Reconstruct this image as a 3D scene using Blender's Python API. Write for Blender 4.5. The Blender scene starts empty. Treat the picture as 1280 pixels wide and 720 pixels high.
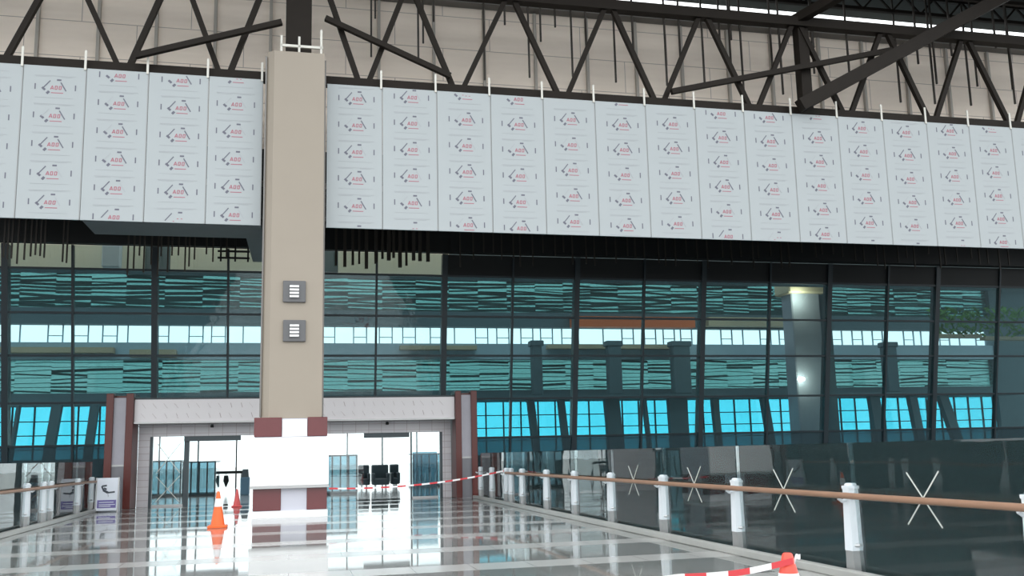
import bpy, bmesh, math, random
from mathutils import Vector, Matrix
random.seed(7)
scene = bpy.context.scene
col = scene.collection

# ------------------------------------------------------------------ camera
FPX, PY = 1136.0, 395.0
PITCH, ROLL, YAW = math.radians(8.58), math.radians(1.33), math.radians(13.78)
EYE = Vector((0, 0, 1.5))
fwd = Vector((math.sin(YAW)*math.cos(PITCH), math.cos(YAW)*math.cos(PITCH), math.sin(PITCH)))
rt0 = Vector((math.cos(YAW), -math.sin(YAW), 0))
dn0 = fwd.cross(rt0)
cr, sr = math.cos(ROLL), math.sin(ROLL)
rt = cr*rt0 + sr*dn0
dn = -sr*rt0 + cr*dn0
cam_d = bpy.data.cameras.new('camera')
cam = bpy.data.objects.new('camera', cam_d)
col.objects.link(cam)
mw = Matrix.Identity(4)
for i in range(3):
    mw[i][0] = rt[i]; mw[i][1] = -dn[i]; mw[i][2] = -fwd[i]; mw[i][3] = EYE[i]
cam.matrix_world = mw
cam_d.sensor_width = 36.0
cam_d.lens = FPX/1280*36.0
cam_d.shift_y = (PY-360)/1280
cam_d.clip_end = 2000
scene.camera = cam

# ------------------------------------------------------------------ light and exposure
scene.view_settings.view_transform = 'Standard'
scene.view_settings.look = 'None'
scene.view_settings.gamma = 1.0
scene.view_settings.use_curve_mapping = False
scene.view_settings.exposure = 0.0
SKY = 2.45
w = bpy.data.worlds.new('overcast_sky'); scene.world = w
w.use_nodes = True
bg = w.node_tree.nodes['Background']
bg.inputs[0].default_value = (0.95, 0.985, 1.0, 1)
bg.inputs[1].default_value = SKY
scene.cycles.transparent_max_bounces = 24
scene.cycles.max_bounces = 10

# ------------------------------------------------------------------ measuring helpers: a photo pixel becomes a real point on a real plane
DL = math.radians(-1.13)                      # the facade stands almost square to the bridge
WU = Vector((math.cos(DL), math.sin(DL), 0)); WN = Vector((-math.sin(DL), math.cos(DL), 0))
def ray(x, y): return fwd + (x-640)/FPX*rt + (y-PY)/FPX*dn
def wpt(u, d, z): return WU*u + WN*d + Vector((0, 0, z))
def onw(x, y, d, lean=0.0):                   # -> (u, z) on the facade-parallel plane at depth d
    n = Vector((WN.x, WN.y, -lean)); v = ray(x, y)
    t = (d - EYE.dot(n))/v.dot(n); p = EYE + v*t
    return p.dot(WU), p.z
def onz(x, y, z=0.0):
    v = ray(x, y); return EYE + v*((z-EYE.z)/v.z)
def U(x, d, y=400): return onw(x, y, d)[0]
def Z(x, y, d): return onw(x, y, d)[1]

# ------------------------------------------------------------------ mesh builder
class MB:
    def __init__(s): s.v = []; s.f = []; s.m = []; s.s = []
    def poly(s, verts, faces, mi=0, smooth=False):
        o = len(s.v); s.v += [Vector(q) for q in verts]
        for f in faces: s.f.append([o+i for i in f]); s.m.append(mi); s.s.append(smooth)
        return s
    def box(s, x0, x1, y0, y1, z0, z1, mi=0):
        return s.hexa([(x0,y0,z0),(x1,y0,z0),(x1,y1,z0),(x0,y1,z0)], [(x0,y0,z1),(x1,y0,z1),(x1,y1,z1),(x0,y1,z1)], mi)
    def hexa(s, b, t, mi=0):
        return s.poly(list(b)+list(t), [(3,2,1,0),(4,5,6,7),(0,1,5,4),(1,2,6,5),(2,3,7,6),(3,0,4,7)], mi)
    def bevbox(s, x0, x1, y0, y1, z0, z1, c=.02, mi=0):
        r = [(x0+c,y0),(x1-c,y0),(x1,y0+c),(x1,y1-c),(x1-c,y1),(x0+c,y1),(x0,y1-c),(x0,y0+c)]
        q = [(x0+2*c,y0+c),(x1-2*c,y0+c),(x1-c,y0+2*c),(x1-c,y1-2*c),(x1-2*c,y1-c),(x0+2*c,y1-c),(x0+c,y1-2*c),(x0+c,y0+2*c)]
        vs = [(a,b,z0+c) for a,b in r]+[(a,b,z1-c) for a,b in r]+[(a,b,z0) for a,b in q]+[(a,b,z1) for a,b in q]
        fs = []
        for i in range(8):
            j = (i+1) % 8
            fs += [(i,j,8+j,8+i),(8+i,8+j,24+j,24+i),(16+i,16+j,j,i)]
        fs += [tuple(range(23,15,-1)), tuple(range(24,32))]
        return s.poly(vs, fs, mi)
    def beam(s, a, b, w, h=None, mi=0):
        a, b = Vector(a), Vector(b); h = h or w
        d = (b-a).normalized(); up = Vector((0,0,1)) if abs(d.z) < .95 else Vector((0,1,0))
        r = d.cross(up).normalized()*w/2; u2 = r.cross(d).normalized()*h/2
        return s.hexa([a-r-u2,a+r-u2,a+r+u2,a-r+u2],[b-r-u2,b+r-u2,b+r+u2,b-r+u2],mi)
    def tube(s, pts, r, n=10, mi=0):
        pts = [Vector(p) for p in pts]; vs = []
        for i, p in enumerate(pts):
            d = (pts[min(i+1,len(pts)-1)]-pts[max(i-1,0)]).normalized()
            up = Vector((0,0,1)) if abs(d.z) < .9 else Vector((0,1,0))
            a = d.cross(up).normalized(); b = a.cross(d)
            rr = r[i] if isinstance(r, (list,tuple)) else r
            vs += [p+rr*(math.cos(2*math.pi*k/n)*a+math.sin(2*math.pi*k/n)*b) for k in range(n)]
        fs = []
        for i in range(len(pts)-1):
            for k in range(n):
                fs.append((i*n+k,i*n+(k+1)%n,(i+1)*n+(k+1)%n,(i+1)*n+k))
        s.poly(vs, fs, mi, True)
        o = (len(pts)-1)*n
        return s.poly(vs, [tuple(range(n-1,-1,-1)), tuple(range(o,o+n))], mi)
    def lathe(s, prof, n=24, mi=0, c=(0,0,0)):
        vs = []
        for r, z in prof:
            vs += [(c[0]+max(r,1e-4)*math.cos(2*math.pi*k/n), c[1]+max(r,1e-4)*math.sin(2*math.pi*k/n), c[2]+z) for k in range(n)]
        fs = []
        for i in range(len(prof)-1):
            for k in range(n): fs.append((i*n+k,i*n+(k+1)%n,(i+1)*n+(k+1)%n,(i+1)*n+k))
        fs2 = [tuple(range(n-1,-1,-1)), tuple(range((len(prof)-1)*n, len(prof)*n))]
        s.poly(vs, fs, mi, True)
        return s.poly(vs, fs2, mi)
    def prism(s, pts, d0, d1, mi=0):            # outline in (x,z), extruded along y
        n = len(pts)
        vs = [(x,d0,z) for x,z in pts]+[(x,d1,z) for x,z in pts]
        fs = [tuple(range(n)), tuple(range(2*n-1,n-1,-1))]+[(i,i+n,(i+1)%n+n,(i+1)%n) for i in range(n)]
        return s.poly(vs, fs, mi)
    def build(s, name, mats, parent=None, wall=False, base=None):
        pts = [wpt(*v) if wall else Vector(v) for v in s.v]
        if parent is not None: o3 = Vector(parent['_o'])
        elif base is not None: o3 = Vector(base)
        else:
            lo = [min(p[i] for p in pts) for i in range(3)]; hi = [max(p[i] for p in pts) for i in range(3)]
            o3 = Vector(((lo[0]+hi[0])/2, (lo[1]+hi[1])/2, lo[2]))
        me = bpy.data.meshes.new(name)
        me.from_pydata([p-o3 for p in pts], [], s.f)
        if not isinstance(mats, (list,tuple)): mats = [mats]
        for m in mats: me.materials.append(m)
        for p, mi, sm in zip(me.polygons, s.m, s.s): p.material_index = mi; p.use_smooth = sm
        bm = bmesh.new(); bm.from_mesh(me)
        bmesh.ops.recalc_face_normals(bm, faces=bm.faces); bm.to_mesh(me); bm.free()
        ob = bpy.data.objects.new(name, me); col.objects.link(ob)
        ob['_o'] = tuple(o3)
        if parent is not None:
            ob.parent = parent
            q = parent; 
            ob.location = (0,0,0)
        else: ob.location = o3
        return ob
ALL = []
def tag(o, label=None, cat=None, group=None, kind=None):
    if label: o['label'] = label
    if cat: o['category'] = cat
    if group: o['group'] = group
    if kind: o['kind'] = kind
    return o
def thing(name, loc, label=None, cat=None, group=None, kind=None):
    o = bpy.data.objects.new(name, None); col.objects.link(o)
    o.empty_display_size = .2
    o.location = loc; o['_o'] = tuple(loc)
    return tag(o, label, cat, group, kind)
def struct(mb, name, mat, label=None, wall=False):
    return tag(mb.build(name, mat, None, wall), label, None, None, 'structure')
def copy_tree(o, parent=None):
    c = o.copy(); col.objects.link(c)
    if parent is not None: c.parent = parent
    for ch in list(o.children): copy_tree(ch, c)
    return c

# ------------------------------------------------------------------ materials
def mat(name, c, rough=.6, metal=0.0, spec=.5, noise=0.0, nscale=4.0, bump=0.0, bscale=30.0):
    m = bpy.data.materials.new(name); m.use_nodes = True
    nt = m.node_tree; b = nt.nodes['Principled BSDF']
    b.inputs['Base Color'].default_value = (*c, 1); b.inputs['Roughness'].default_value = rough
    b.inputs['Metallic'].default_value = metal; b.inputs['Specular IOR Level'].default_value = spec
    tc = nt.nodes.new('ShaderNodeTexCoord')
    if noise:
        n = nt.nodes.new('ShaderNodeTexNoise'); n.inputs['Scale'].default_value = nscale; n.inputs['Detail'].default_value = 5
        nt.links.new(tc.outputs['Object'], n.inputs['Vector'])
        mx = nt.nodes.new('ShaderNodeMix'); mx.data_type = 'RGBA'
        mx.inputs[6].default_value = (*[max(0,k*(1-noise)) for k in c],1); mx.inputs[7].default_value = (*[min(1,k*(1+noise)) for k in c],1)
        nt.links.new(n.outputs['Fac'], mx.inputs[0]); nt.links.new(mx.outputs[2], b.inputs['Base Color'])
    if bump:
        n2 = nt.nodes.new('ShaderNodeTexNoise'); n2.inputs['Scale'].default_value = bscale
        nt.links.new(tc.outputs['Object'], n2.inputs['Vector'])
        bp = nt.nodes.new('ShaderNodeBump'); bp.inputs['Strength'].default_value = bump; bp.inputs['Distance'].default_value = .01
        nt.links.new(n2.outputs['Fac'], bp.inputs['Height']); nt.links.new(bp.outputs['Normal'], b.inputs['Normal'])
    return m
def glass(name, tint, refl=.06, rough=.0, wav=0.0, haze=0.0, hazec=(.8,.85,.85)):
    m = bpy.data.materials.new(name); m.use_nodes = True
    nt = m.node_tree; nt.nodes.clear()
    out = nt.nodes.new('ShaderNodeOutputMaterial')
    tr = nt.nodes.new('ShaderNodeBsdfTransparent'); tr.inputs[0].default_value = (*[math.sqrt(k) for k in tint],1)
    gl = nt.nodes.new('ShaderNodeBsdfGlossy'); gl.inputs['Color'].default_value = (1,1,1,1); gl.inputs['Roughness'].default_value = rough
    fr = nt.nodes.new('ShaderNodeFresnel'); fr.inputs['IOR'].default_value = 1.45
    mul = nt.nodes.new('ShaderNodeMath'); mul.operation = 'MULTIPLY'; mul.inputs[1].default_value = refl/.04; mul.use_clamp = True
    nt.links.new(fr.outputs[0], mul.inputs[0])
    mx = nt.nodes.new('ShaderNodeMixShader')
    nt.links.new(mul.outputs[0], mx.inputs[0])
    src = tr
    if haze:
        df = nt.nodes.new('ShaderNodeBsdfDiffuse'); df.inputs[0].default_value = (*hazec,1)
        m2 = nt.nodes.new('ShaderNodeMixShader'); m2.inputs[0].default_value = haze
        nt.links.new(tr.outputs[0], m2.inputs[1]); nt.links.new(df.outputs[0], m2.inputs[2]); src = m2
    nt.links.new(src.outputs[0], mx.inputs[1]); nt.links.new(gl.outputs[0], mx.inputs[2])
    if wav:
        tc = nt.nodes.new('ShaderNodeTexCoord'); n = nt.nodes.new('ShaderNodeTexNoise'); n.inputs['Scale'].default_value = 1.2
        nt.links.new(tc.outputs['Object'], n.inputs['Vector'])
        bp = nt.nodes.new('ShaderNodeBump'); bp.inputs['Strength'].default_value = wav; bp.inputs['Distance'].default_value = .02
        nt.links.new(n.outputs['Fac'], bp.inputs['Height']); nt.links.new(bp.outputs['Normal'], gl.inputs['Normal'])
    nt.links.new(mx.outputs[0], out.inputs[0])
    return m

def floor_mat():
    m = bpy.data.materials.new('polished_granite_tiles'); m.use_nodes = True
    nt = m.node_tree; b = nt.nodes['Principled BSDF']; L = nt.links.new; N = nt.nodes.new
    geo = N('ShaderNodeNewGeometry'); sp = N('ShaderNodeSeparateXYZ'); L(geo.outputs['Position'], sp.inputs[0])
    def math_(op, a, bb=None):
        n = N('ShaderNodeMath'); n.operation = op
        for i, k in enumerate((a, bb)):
            if k is None: continue
            if isinstance(k, (int,float)): n.inputs[i].default_value = k
            else: L(k, n.inputs[i])
        return n.outputs[0]
    # dark cross bands every 2.4 m, thin joints every 0.8 m
    fy = math_('FRACT', math_('DIVIDE', sp.outputs['Y'], 2.4))
    band = math_('LESS_THAN', fy, .30)
    jy = math_('LESS_THAN', math_('FRACT', math_('DIVIDE', sp.outputs['Y'], 0.8)), .012)
    jx = math_('LESS_THAN', math_('FRACT', math_('DIVIDE', math_('ADD', sp.outputs['X'], 40.0), 0.8)), .010)
    j = math_('MAXIMUM', jy, jx)
    ns = N('ShaderNodeTexNoise'); ns.inputs['Scale'].default_value = 1.3; ns.inputs['Detail'].default_value = 6
    L(geo.outputs['Position'], ns.inputs['Vector'])
    cr_ = N('ShaderNodeValToRGB'); cr_.color_ramp.elements[0].position = .3; cr_.color_ramp.elements[1].position = .75
    cr_.color_ramp.elements[0].color = (.17,.18,.175,1); cr_.color_ramp.elements[1].color = (.23,.235,.225,1)
    L(ns.outputs['Fac'], cr_.inputs[0])
    m1 = N('ShaderNodeMix'); m1.data_type = 'RGBA'; L(band, m1.inputs[0]); L(cr_.outputs[0], m1.inputs[6]); m1.inputs[7].default_value = (.40,.40,.385,1)
    m2 = N('ShaderNodeMix'); m2.data_type = 'RGBA'; L(j, m2.inputs[0]); L(m1.outputs[2], m2.inputs[6]); m2.inputs[7].default_value = (.08,.08,.08,1)
    L(m2.outputs[2], b.inputs['Base Color'])
    rg = N('ShaderNodeMix'); rg.data_type = 'FLOAT'; L(band, rg.inputs[0]); rg.inputs[2].default_value = .045; rg.inputs[3].default_value = .16
    L(rg.outputs[0], b.inputs['Roughness'])
    b.inputs['Specular IOR Level'].default_value = .7
    n2 = N('ShaderNodeTexNoise'); n2.inputs['Scale'].default_value = .9; L(geo.outputs['Position'], n2.inputs['Vector'])
    bp = N('ShaderNodeBump'); bp.inputs['Strength'].default_value = .05; bp.inputs['Distance'].default_value = .02
    L(n2.outputs['Fac'], bp.inputs['Height']); L(bp.outputs['Normal'], b.inputs['Normal'])
    return m
def cladding_wall_mat():
    m = mat('cream_corrugated_cladding', (.86,.77,.68), .6, 0, .3)
    nt = m.node_tree; b = nt.nodes['Principled BSDF']; L = nt.links.new; N = nt.nodes.new
    geo = N('ShaderNodeNewGeometry'); mp = N('ShaderNodeMapping'); mp.inputs['Rotation'].default_value = (0,0,0)
    sp = N('ShaderNodeSeparateXYZ'); L(geo.outputs['Position'], sp.inputs[0])
    cb = N('ShaderNodeCombineXYZ'); L(sp.outputs['X'], cb.inputs[0]); L(sp.outputs['Z'], cb.inputs[1])
    br = N('ShaderNodeTexBrick'); br.inputs['Scale'].default_value = 1.0
    br.inputs['Color1'].default_value = (.94,.825,.715,1); br.inputs['Color2'].default_value = (.91,.80,.69,1); br.inputs['Mortar'].default_value = (.45,.39,.35,1)
    br.inputs['Mortar Size'].default_value = .012; br.inputs['Brick Width'].default_value = 3.2; br.inputs['Row Height'].default_value = 1.15
    L(cb.outputs[0], br.inputs['Vector']); L(br.outputs['Color'], b.inputs['Base Color'])
    wv = N('ShaderNodeTexWave'); wv.bands_direction = 'Y'; wv.inputs['Scale'].default_value = .9; wv.inputs['Distortion'].default_value = .6
    L(cb.outputs[0], wv.inputs['Vector'])
    bp = N('ShaderNodeBump'); bp.inputs['Strength'].default_value = .5; bp.inputs['Distance'].default_value = .05
    L(wv.outputs['Fac'], bp.inputs['Height']); L(bp.outputs['Normal'], b.inputs['Normal'])
    return m
def brick_mat(name, c1, c2, mortar, bw, rh, ms=.01, rough=.35, off=0.0):
    m = mat(name, c1, rough); nt = m.node_tree; b = nt.nodes['Principled BSDF']; L = nt.links.new; N = nt.nodes.new
    geo = N('ShaderNodeNewGeometry'); sp = N('ShaderNodeSeparateXYZ'); L(geo.outputs['Position'], sp.inputs[0])
    cb = N('ShaderNodeCombineXYZ'); L(sp.outputs['X'], cb.inputs[0]); L(sp.outputs['Z'], cb.inputs[1])
    br = N('ShaderNodeTexBrick'); br.inputs['Scale'].default_value = 1.0; br.offset = off
    br.inputs['Color1'].default_value = (*c1,1); br.inputs['Color2'].default_value = (*c2,1); br.inputs['Mortar'].default_value = (*mortar,1)
    br.inputs['Mortar Size'].default_value = ms; br.inputs['Brick Width'].default_value = bw; br.inputs['Row Height'].default_value = rh
    L(cb.outputs[0], br.inputs['Vector']); L(br.outputs['Color'], b.inputs['Base Color'])
    return m
def striped_tape_mat(name):
    m = mat(name, (.8,.8,.8), .4); nt = m.node_tree; b = nt.nodes['Principled BSDF']; L = nt.links.new; N = nt.nodes.new
    geo = N('ShaderNodeTexCoord'); sp = N('ShaderNodeSeparateXYZ'); L(geo.outputs['UV'], sp.inputs[0])
    f = N('ShaderNodeMath'); f.operation = 'FRACT'; L(sp.outputs['X'], f.inputs[0])
    g = N('ShaderNodeMath'); g.operation = 'LESS_THAN'; L(f.outputs[0], g.inputs[0]); g.inputs[1].default_value = .5
    mx = N('ShaderNodeMix'); mx.data_type = 'RGBA'; L(g.outputs[0], mx.inputs[0]); mx.inputs[6].default_value = (.82,.80,.80,1); mx.inputs[7].default_value = (.62,.05,.06,1)
    L(mx.outputs[2], b.inputs['Base Color'])
    return m

M = {}
M['floor'] = floor_mat()
M['cream'] = cladding_wall_mat()
M['film'] = mat('white_protective_film', (.405,.437,.448), .35, 0, .4, .03, 1.5)
M['film_edge'] = mat('grey_panel_edge', (.30,.31,.31), .5)
M['print_dark'] = mat('dark_blue_print', (.13,.13,.17), .5)
M['print_red'] = mat('red_print', (.40,.14,.18), .5)
M['print_grey'] = mat('pale_grey_print', (.38,.40,.42), .5)
M['bracket'] = mat('off_white_steel_angle', (.68,.66,.60), .5)
M['column'] = mat('beige_column_panel', (.335,.288,.235), .5, 0, .4, .04, 1.0)
M['column_low'] = mat('pale_grey_column_panel', (.62,.62,.60), .5, 0, .4, .03, 1.0)
M['steel'] = mat('dark_painted_steel', (.018,.014,.011), .6, 0, .15, .2, 3)
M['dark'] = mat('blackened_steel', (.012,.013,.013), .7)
M['rod'] = mat('rusty_dark_rod', (.035,.028,.022), .6)
M['roof'] = mat('dark_roof_deck', (.05,.055,.052), .8, 0, .2, .3, .8)
M['wallpost'] = mat('grey_wall_post', (.42,.39,.35), .6)
M['gutter'] = mat('grey_gutter_sheet', (.20,.19,.18), .6)
M['soffit'] = mat('grey_soffit_board', (.16,.18,.19), .7, 0, .3, .1, 2)
M['mullion'] = mat('black_teal_mullion', (.012,.022,.028), .4)
M['glass'] = glass('teal_curtain_glass', (.33,.52,.55), .05, 0, .25)
M['glass_clear'] = glass('clear_top_glass', (.72,.80,.76), .04)
M['glass_dark'] = glass('dark_teal_spandrel_glass', (.05,.11,.13), .05, 0, .2, .35, (.06,.11,.13))
M['glass_far'] = glass('cyan_far_glass', (.10,.62,.76), .04)
M['glass_green'] = glass('green_far_glass', (.12,.26,.245), .04)
M['rail_glass'] = glass('railing_glass', (.80,.88,.88), .04, 0, .1, .055, (.36,.60,.64))
M['door_glass'] = glass('door_glass', (.84,.92,.93), .06)
M['film_sheet'] = glass('hazy_film', (.85,.9,.92), .04, .2, 0, .045, (.6,.7,.75))
M['slab'] = mat('blue_grey_slab_edge', (.42,.52,.58), .6)
M['dark_slab'] = mat('dark_slab', (.12,.17,.19), .7)
M['tan'] = mat('tan_fascia', (.55,.42,.28), .6)
M['orange'] = mat('orange_fascia', (.75,.16,.05), .6)
M['green'] = mat('green_foliage', (.10,.22,.05), .8, 0, .2, .6, 3, 1.0, 6)
M['louvre'] = mat('teal_grey_louvre', (.10,.20,.20), .5)
_nt = M['louvre'].node_tree; _tl = _nt.nodes.new('ShaderNodeBsdfTranslucent'); _tl.inputs[0].default_value = (.10,.24,.23,1)
_mx = _nt.nodes.new('ShaderNodeMixShader'); _mx.inputs[0].default_value = .55
_nt.links.new(_nt.nodes['Principled BSDF'].outputs[0], _mx.inputs[1]); _nt.links.new(_tl.outputs[0], _mx.inputs[2]); _nt.links.new(_mx.outputs[0], _nt.nodes['Material Output'].inputs[0])
M['asphalt'] = mat('dark_asphalt', (.05,.06,.065), .85, 0, .3, .3, .5)
M['concrete'] = mat('pale_apron_concrete', (.62,.62,.60), .8, 0, .2, .1, .3)
M['maroon'] = mat('maroon_tile', (.13,.03,.033), .25, 0, .5, .12, 3)
M['red'] = mat('red_brown_frame', (.09,.013,.009), .35)
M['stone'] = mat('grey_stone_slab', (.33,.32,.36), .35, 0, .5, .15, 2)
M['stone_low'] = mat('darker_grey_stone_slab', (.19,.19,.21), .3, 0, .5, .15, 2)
M['whitetile'] = brick_mat('white_wall_tile', (.66,.64,.66), (.60,.58,.61), (.42,.36,.37), .45, .22, .008)
M['white'] = mat('white_paint', (.80,.80,.82), .4)
M['lavender'] = mat('lavender_grey_tile', (.55,.55,.62), .25)
M['board'] = mat('bright_white_board', (.92,.92,.92), .35)
M['faint'] = mat('faint_grey_line', (.80,.81,.83), .5)
M['alu'] = mat('grey_aluminium', (.42,.42,.42), .35, .6)
M['darkframe'] = mat('dark_door_frame', (.035,.055,.065), .35)
M['vent'] = mat('grey_vent_frame', (.12,.12,.125), .5)
M['ventwhite'] = mat('white_vent_slat', (.85,.85,.84), .4)
M['post'] = mat('white_railing_post', (.72,.76,.80), .35)
M['steelrail'] = mat('brushed_steel', (.52,.53,.54), .3, .8)
M['wood'] = mat('brown_handrail_wood', (.29,.165,.105), .4, 0, .5, .2, 6)
M['kerb'] = mat('grey_granite_kerb', (.38,.38,.36), .35, 0, .5, .12, 3)
M['tape'] = striped_tape_mat('red_white_barrier_tape')
M['masking'] = mat('pale_masking_tape', (.62,.64,.60), .6)
M['cone'] = mat('orange_cone_plastic', (.85,.13,.02), .4)
M['cone_pink'] = mat('faded_red_cone_plastic', (.72,.10,.10), .45)
M['cone_red'] = mat('red_cone_plastic', (.75,.08,.05), .4)
M['purple'] = mat('purple_print', (.16,.13,.36), .4)
M['signwhite'] = mat('white_sign_sheet', (.72,.75,.82), .4)
M['signdark'] = mat('dark_sign_print', (.05,.06,.08), .5)
M['seat'] = mat('dark_grey_upholstery', (.09,.115,.13), .6)
M['booth'] = glass('blue_booth_glass', (.16,.32,.38), .05, 0, 0, .12, (.25,.4,.5))
M['intfloor'] = mat('interior_stone_floor', (.45,.47,.47), .12, 0, .6, .08, 2)
M['kiosk'] = mat('blue_kiosk_paint', (.16,.30,.42), .5)

# ------------------------------------------------------------------ THE SETTING
struct(MB().box(-6.05, 6.45, -14, 31.9, -.5, 0), 'floor', M['floor'], 'polished grey tiled deck of the entrance bridge')
struct(MB().box(-400, 430, -500, 49.8, -6.4, -6), 'floor_road', M['asphalt'], 'dark road level far below the bridge')
ext = MB().poly([wpt(-90,52.2,-.6), wpt(140,52.2,-.6), wpt(140,260,-.6), wpt(-90,260,-.6), wpt(-90,52.2,-.8), wpt(140,52.2,-.8), wpt(140,260,-.8), wpt(-90,260,-.8)],
    [(0,1,2,3),(7,6,5,4),(0,4,5,1),(1,5,6,2),(2,6,7,3),(3,7,4,0)])
struct(ext, 'floor_apron', M['concrete'], 'pale concrete apron beyond the far windows')
struct(MB().box(-30, 60, 33.2, 51.8, -.4, 0.0), 'floor_hall', M['intfloor'], 'pale stone floor of the hall inside', True)
struct(MB().box(-6.2, 6.8, 31.85, 33.2, -.4, 0.0), 'floor_threshold', M['floor'], 'tiled threshold under the entrance portal', True)
struct(MB().box(-28, 55, 22.0, 29.6, 18.0, 18.3), 'ceiling', M['roof'], 'dark roof deck high above the bridge', True)
struct(MB().box(-28, 55, 28.5, 28.7, 9.9, 16.75), 'wall_back', M['cream'], 'cream corrugated cladding wall behind the truss', True)
struct(MB().box(-28, 55, 28.1, 28.5, 16.45, 16.95), 'trim_1', M['gutter'], 'grey gutter along the top of the cream wall', True)

# curtain wall --------------------------------------------------------------
GB, GL = 32.8, -.187                      # depth at floor level, outward lean
def gd(z): return GB + GL*z
LV = [7.75, 6.34, 4.97, 3.45, 2.07]
TOP, LOW = 8.5, -1.2
edges = [-14.0,-11.5,-8.94,-6.93,-4.42,-2.09,.40,2.86,5.25,7.72,10.12,12.72,15.09,17.83,20.36,22.93,25.17,28.05,30.5,33.2,36.0]
edges = [round(e-.62,3) for e in edges]
thick = {round(e-.62,3) for e in (-4.42,.40,5.25,10.12,15.09,20.36,25.17,30.5,-8.94,-14.0)}
def slab_on_glass(mb, u0, u1, z0, z1, t0, t1, mi=0):
    mb.hexa([(u0,gd(z0)+t0,z0),(u1,gd(z0)+t0,z0),(u1,gd(z0)+t1,z0),(u0,gd(z0)+t1,z0)],
            [(u0,gd(z1)+t0,z1),(u1,gd(z1)+t0,z1),(u1,gd(z1)+t1,z1),(u0,gd(z1)+t1,z1)], mi)
PL, PR = U(131,32.4,560)+.06, U(596.5,32.4,560)-.06                      # portal hides the low rows between these
rows = [(TOP,LV[0],'glass_clear'),(LV[0],LV[1],'glass'),(LV[1],LV[2],'glass'),(LV[2],LV[3],'glass'),(LV[3],LV[4],'glass'),(LV[4],.75,'glass_dark'),(.75,LOW,'glass_dark')]
wn = 0
for i in range(len(edges)-1):
    u0, u1 = edges[i], edges[i+1]
    wn += 1
    e = thing('window_%d' % wn, wpt((u0+u1)/2, gd(LOW), LOW), 'teal glazed bay of the leaning curtain wall', None, None, 'structure')
    tb = MB()
    for k, (zt, zb, g) in enumerate(rows):
        a, b = u0, u1
        if zt <= LV[3]+.01:
            if a >= PL and b <= PR: continue
            if a < PL < b: b = PL
            if a < PR < b: a = PR
        gg = g
        if k == 0 and u0 > 4.5: gg = 'dark'
        p = MB(); slab_on_glass(p, a, b, zb, zt, -.006, .006); p.build('pane', M[gg], e, True)
        h = .035
        slab_on_glass(tb, a, b, zb-h, zb+h, -.06, .05)
    tb.build('transom', M['mullion'], e, True)
for i, u in enumerate(edges):
    wd = .19 if u in thick else .07
    z0 = 3.4 if PL < u < PR else LOW
    mb = MB(); slab_on_glass(mb, u-wd/2, u+wd/2, z0, TOP, -.09, .25 if u in thick else .1)
    struct(mb, 'trim_%d' % (10+i), M['mullion'], 'dark upright mullion of the curtain wall', True)
struct(MB().box(-30, PL-.1, 33.0, 33.3, -6, -1.2), 'wall_plinth', M['dark_slab'], 'dark wall under the curtain wall left of the entrance', True)
struct(MB().box(PR+.1, 60, 33.0, 33.3, -6, -1.2), 'wall_plinth_right', M['dark_slab'], 'dark wall under the curtain wall right of the entrance', True)
# dark head beam over the curtain wall and the dark ceiling void below the roof
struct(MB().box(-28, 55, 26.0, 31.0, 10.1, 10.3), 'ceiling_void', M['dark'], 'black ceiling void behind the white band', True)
struct(MB().box(4.75, 55, 30.75, 31.1, 8.5, 10.1), 'wall_head', M['dark'], 'black head wall above the curtain wall right of the column', True)
struct(MB().box(-28, 4.75, 30.85, 31.1, 8.5, 10.1), 'wall_head_left', M['dark'], 'black head wall above the clear top panes', True)
# cream bulkheads seen through the clear top panes, lit through an unroofed slot added above for daylight
bk = MB().box(-14, -5.85, 34.0, 34.2, 8.3, 12.0)
struct(bk, 'wall_bulkhead_left', mat('pale_bulkhead', (.72,.74,.62), .7, 0, .3, .06, 1), 'pale bulkhead inside behind the top panes', True)
struct(MB().box(-4.95, -.6, 34.0, 34.2, 8.3, 12.0), 'wall_bulkhead', bpy.data.materials['pale_bulkhead'], 'pale bulkhead inside behind the top panes beside the column', True)
struct(MB().box(1.0, 5.2, 34.0, 34.2, 8.3, 12.0), 'wall_bulkhead_right', bpy.data.materials['pale_bulkhead'], 'pale bulkhead inside right of the column', True)
struct(MB().box(-28, 55, 34.2, 43.0, 12.0, 12.2).box(-28, 55, 47.5, 51, 12.0, 12.2), 'ceiling_hall', M['dark_slab'], 'dark hall ceiling', True)  # open slot between the two slabs is added to daylight the far facade
struct(MB().box(-28, 55, 34.2, 35.2, 8.35, 8.5).box(-28, 55, 34.2, 34.4, 8.5, 12), 'wall_gallery', M['dark_slab'], 'dark gallery edge inside', True)

# soffit under the band left of the column
d2 = 26.9
struct(MB().box(-5.95, -1.36, 25.42, d2, 7.87, 7.93).box(-1.85, -1.36, d2, 30.2, 7.87, 7.93), 'ceiling_soffit', M['soffit'], 'grey soffit board under the white band left of the column', True)

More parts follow.
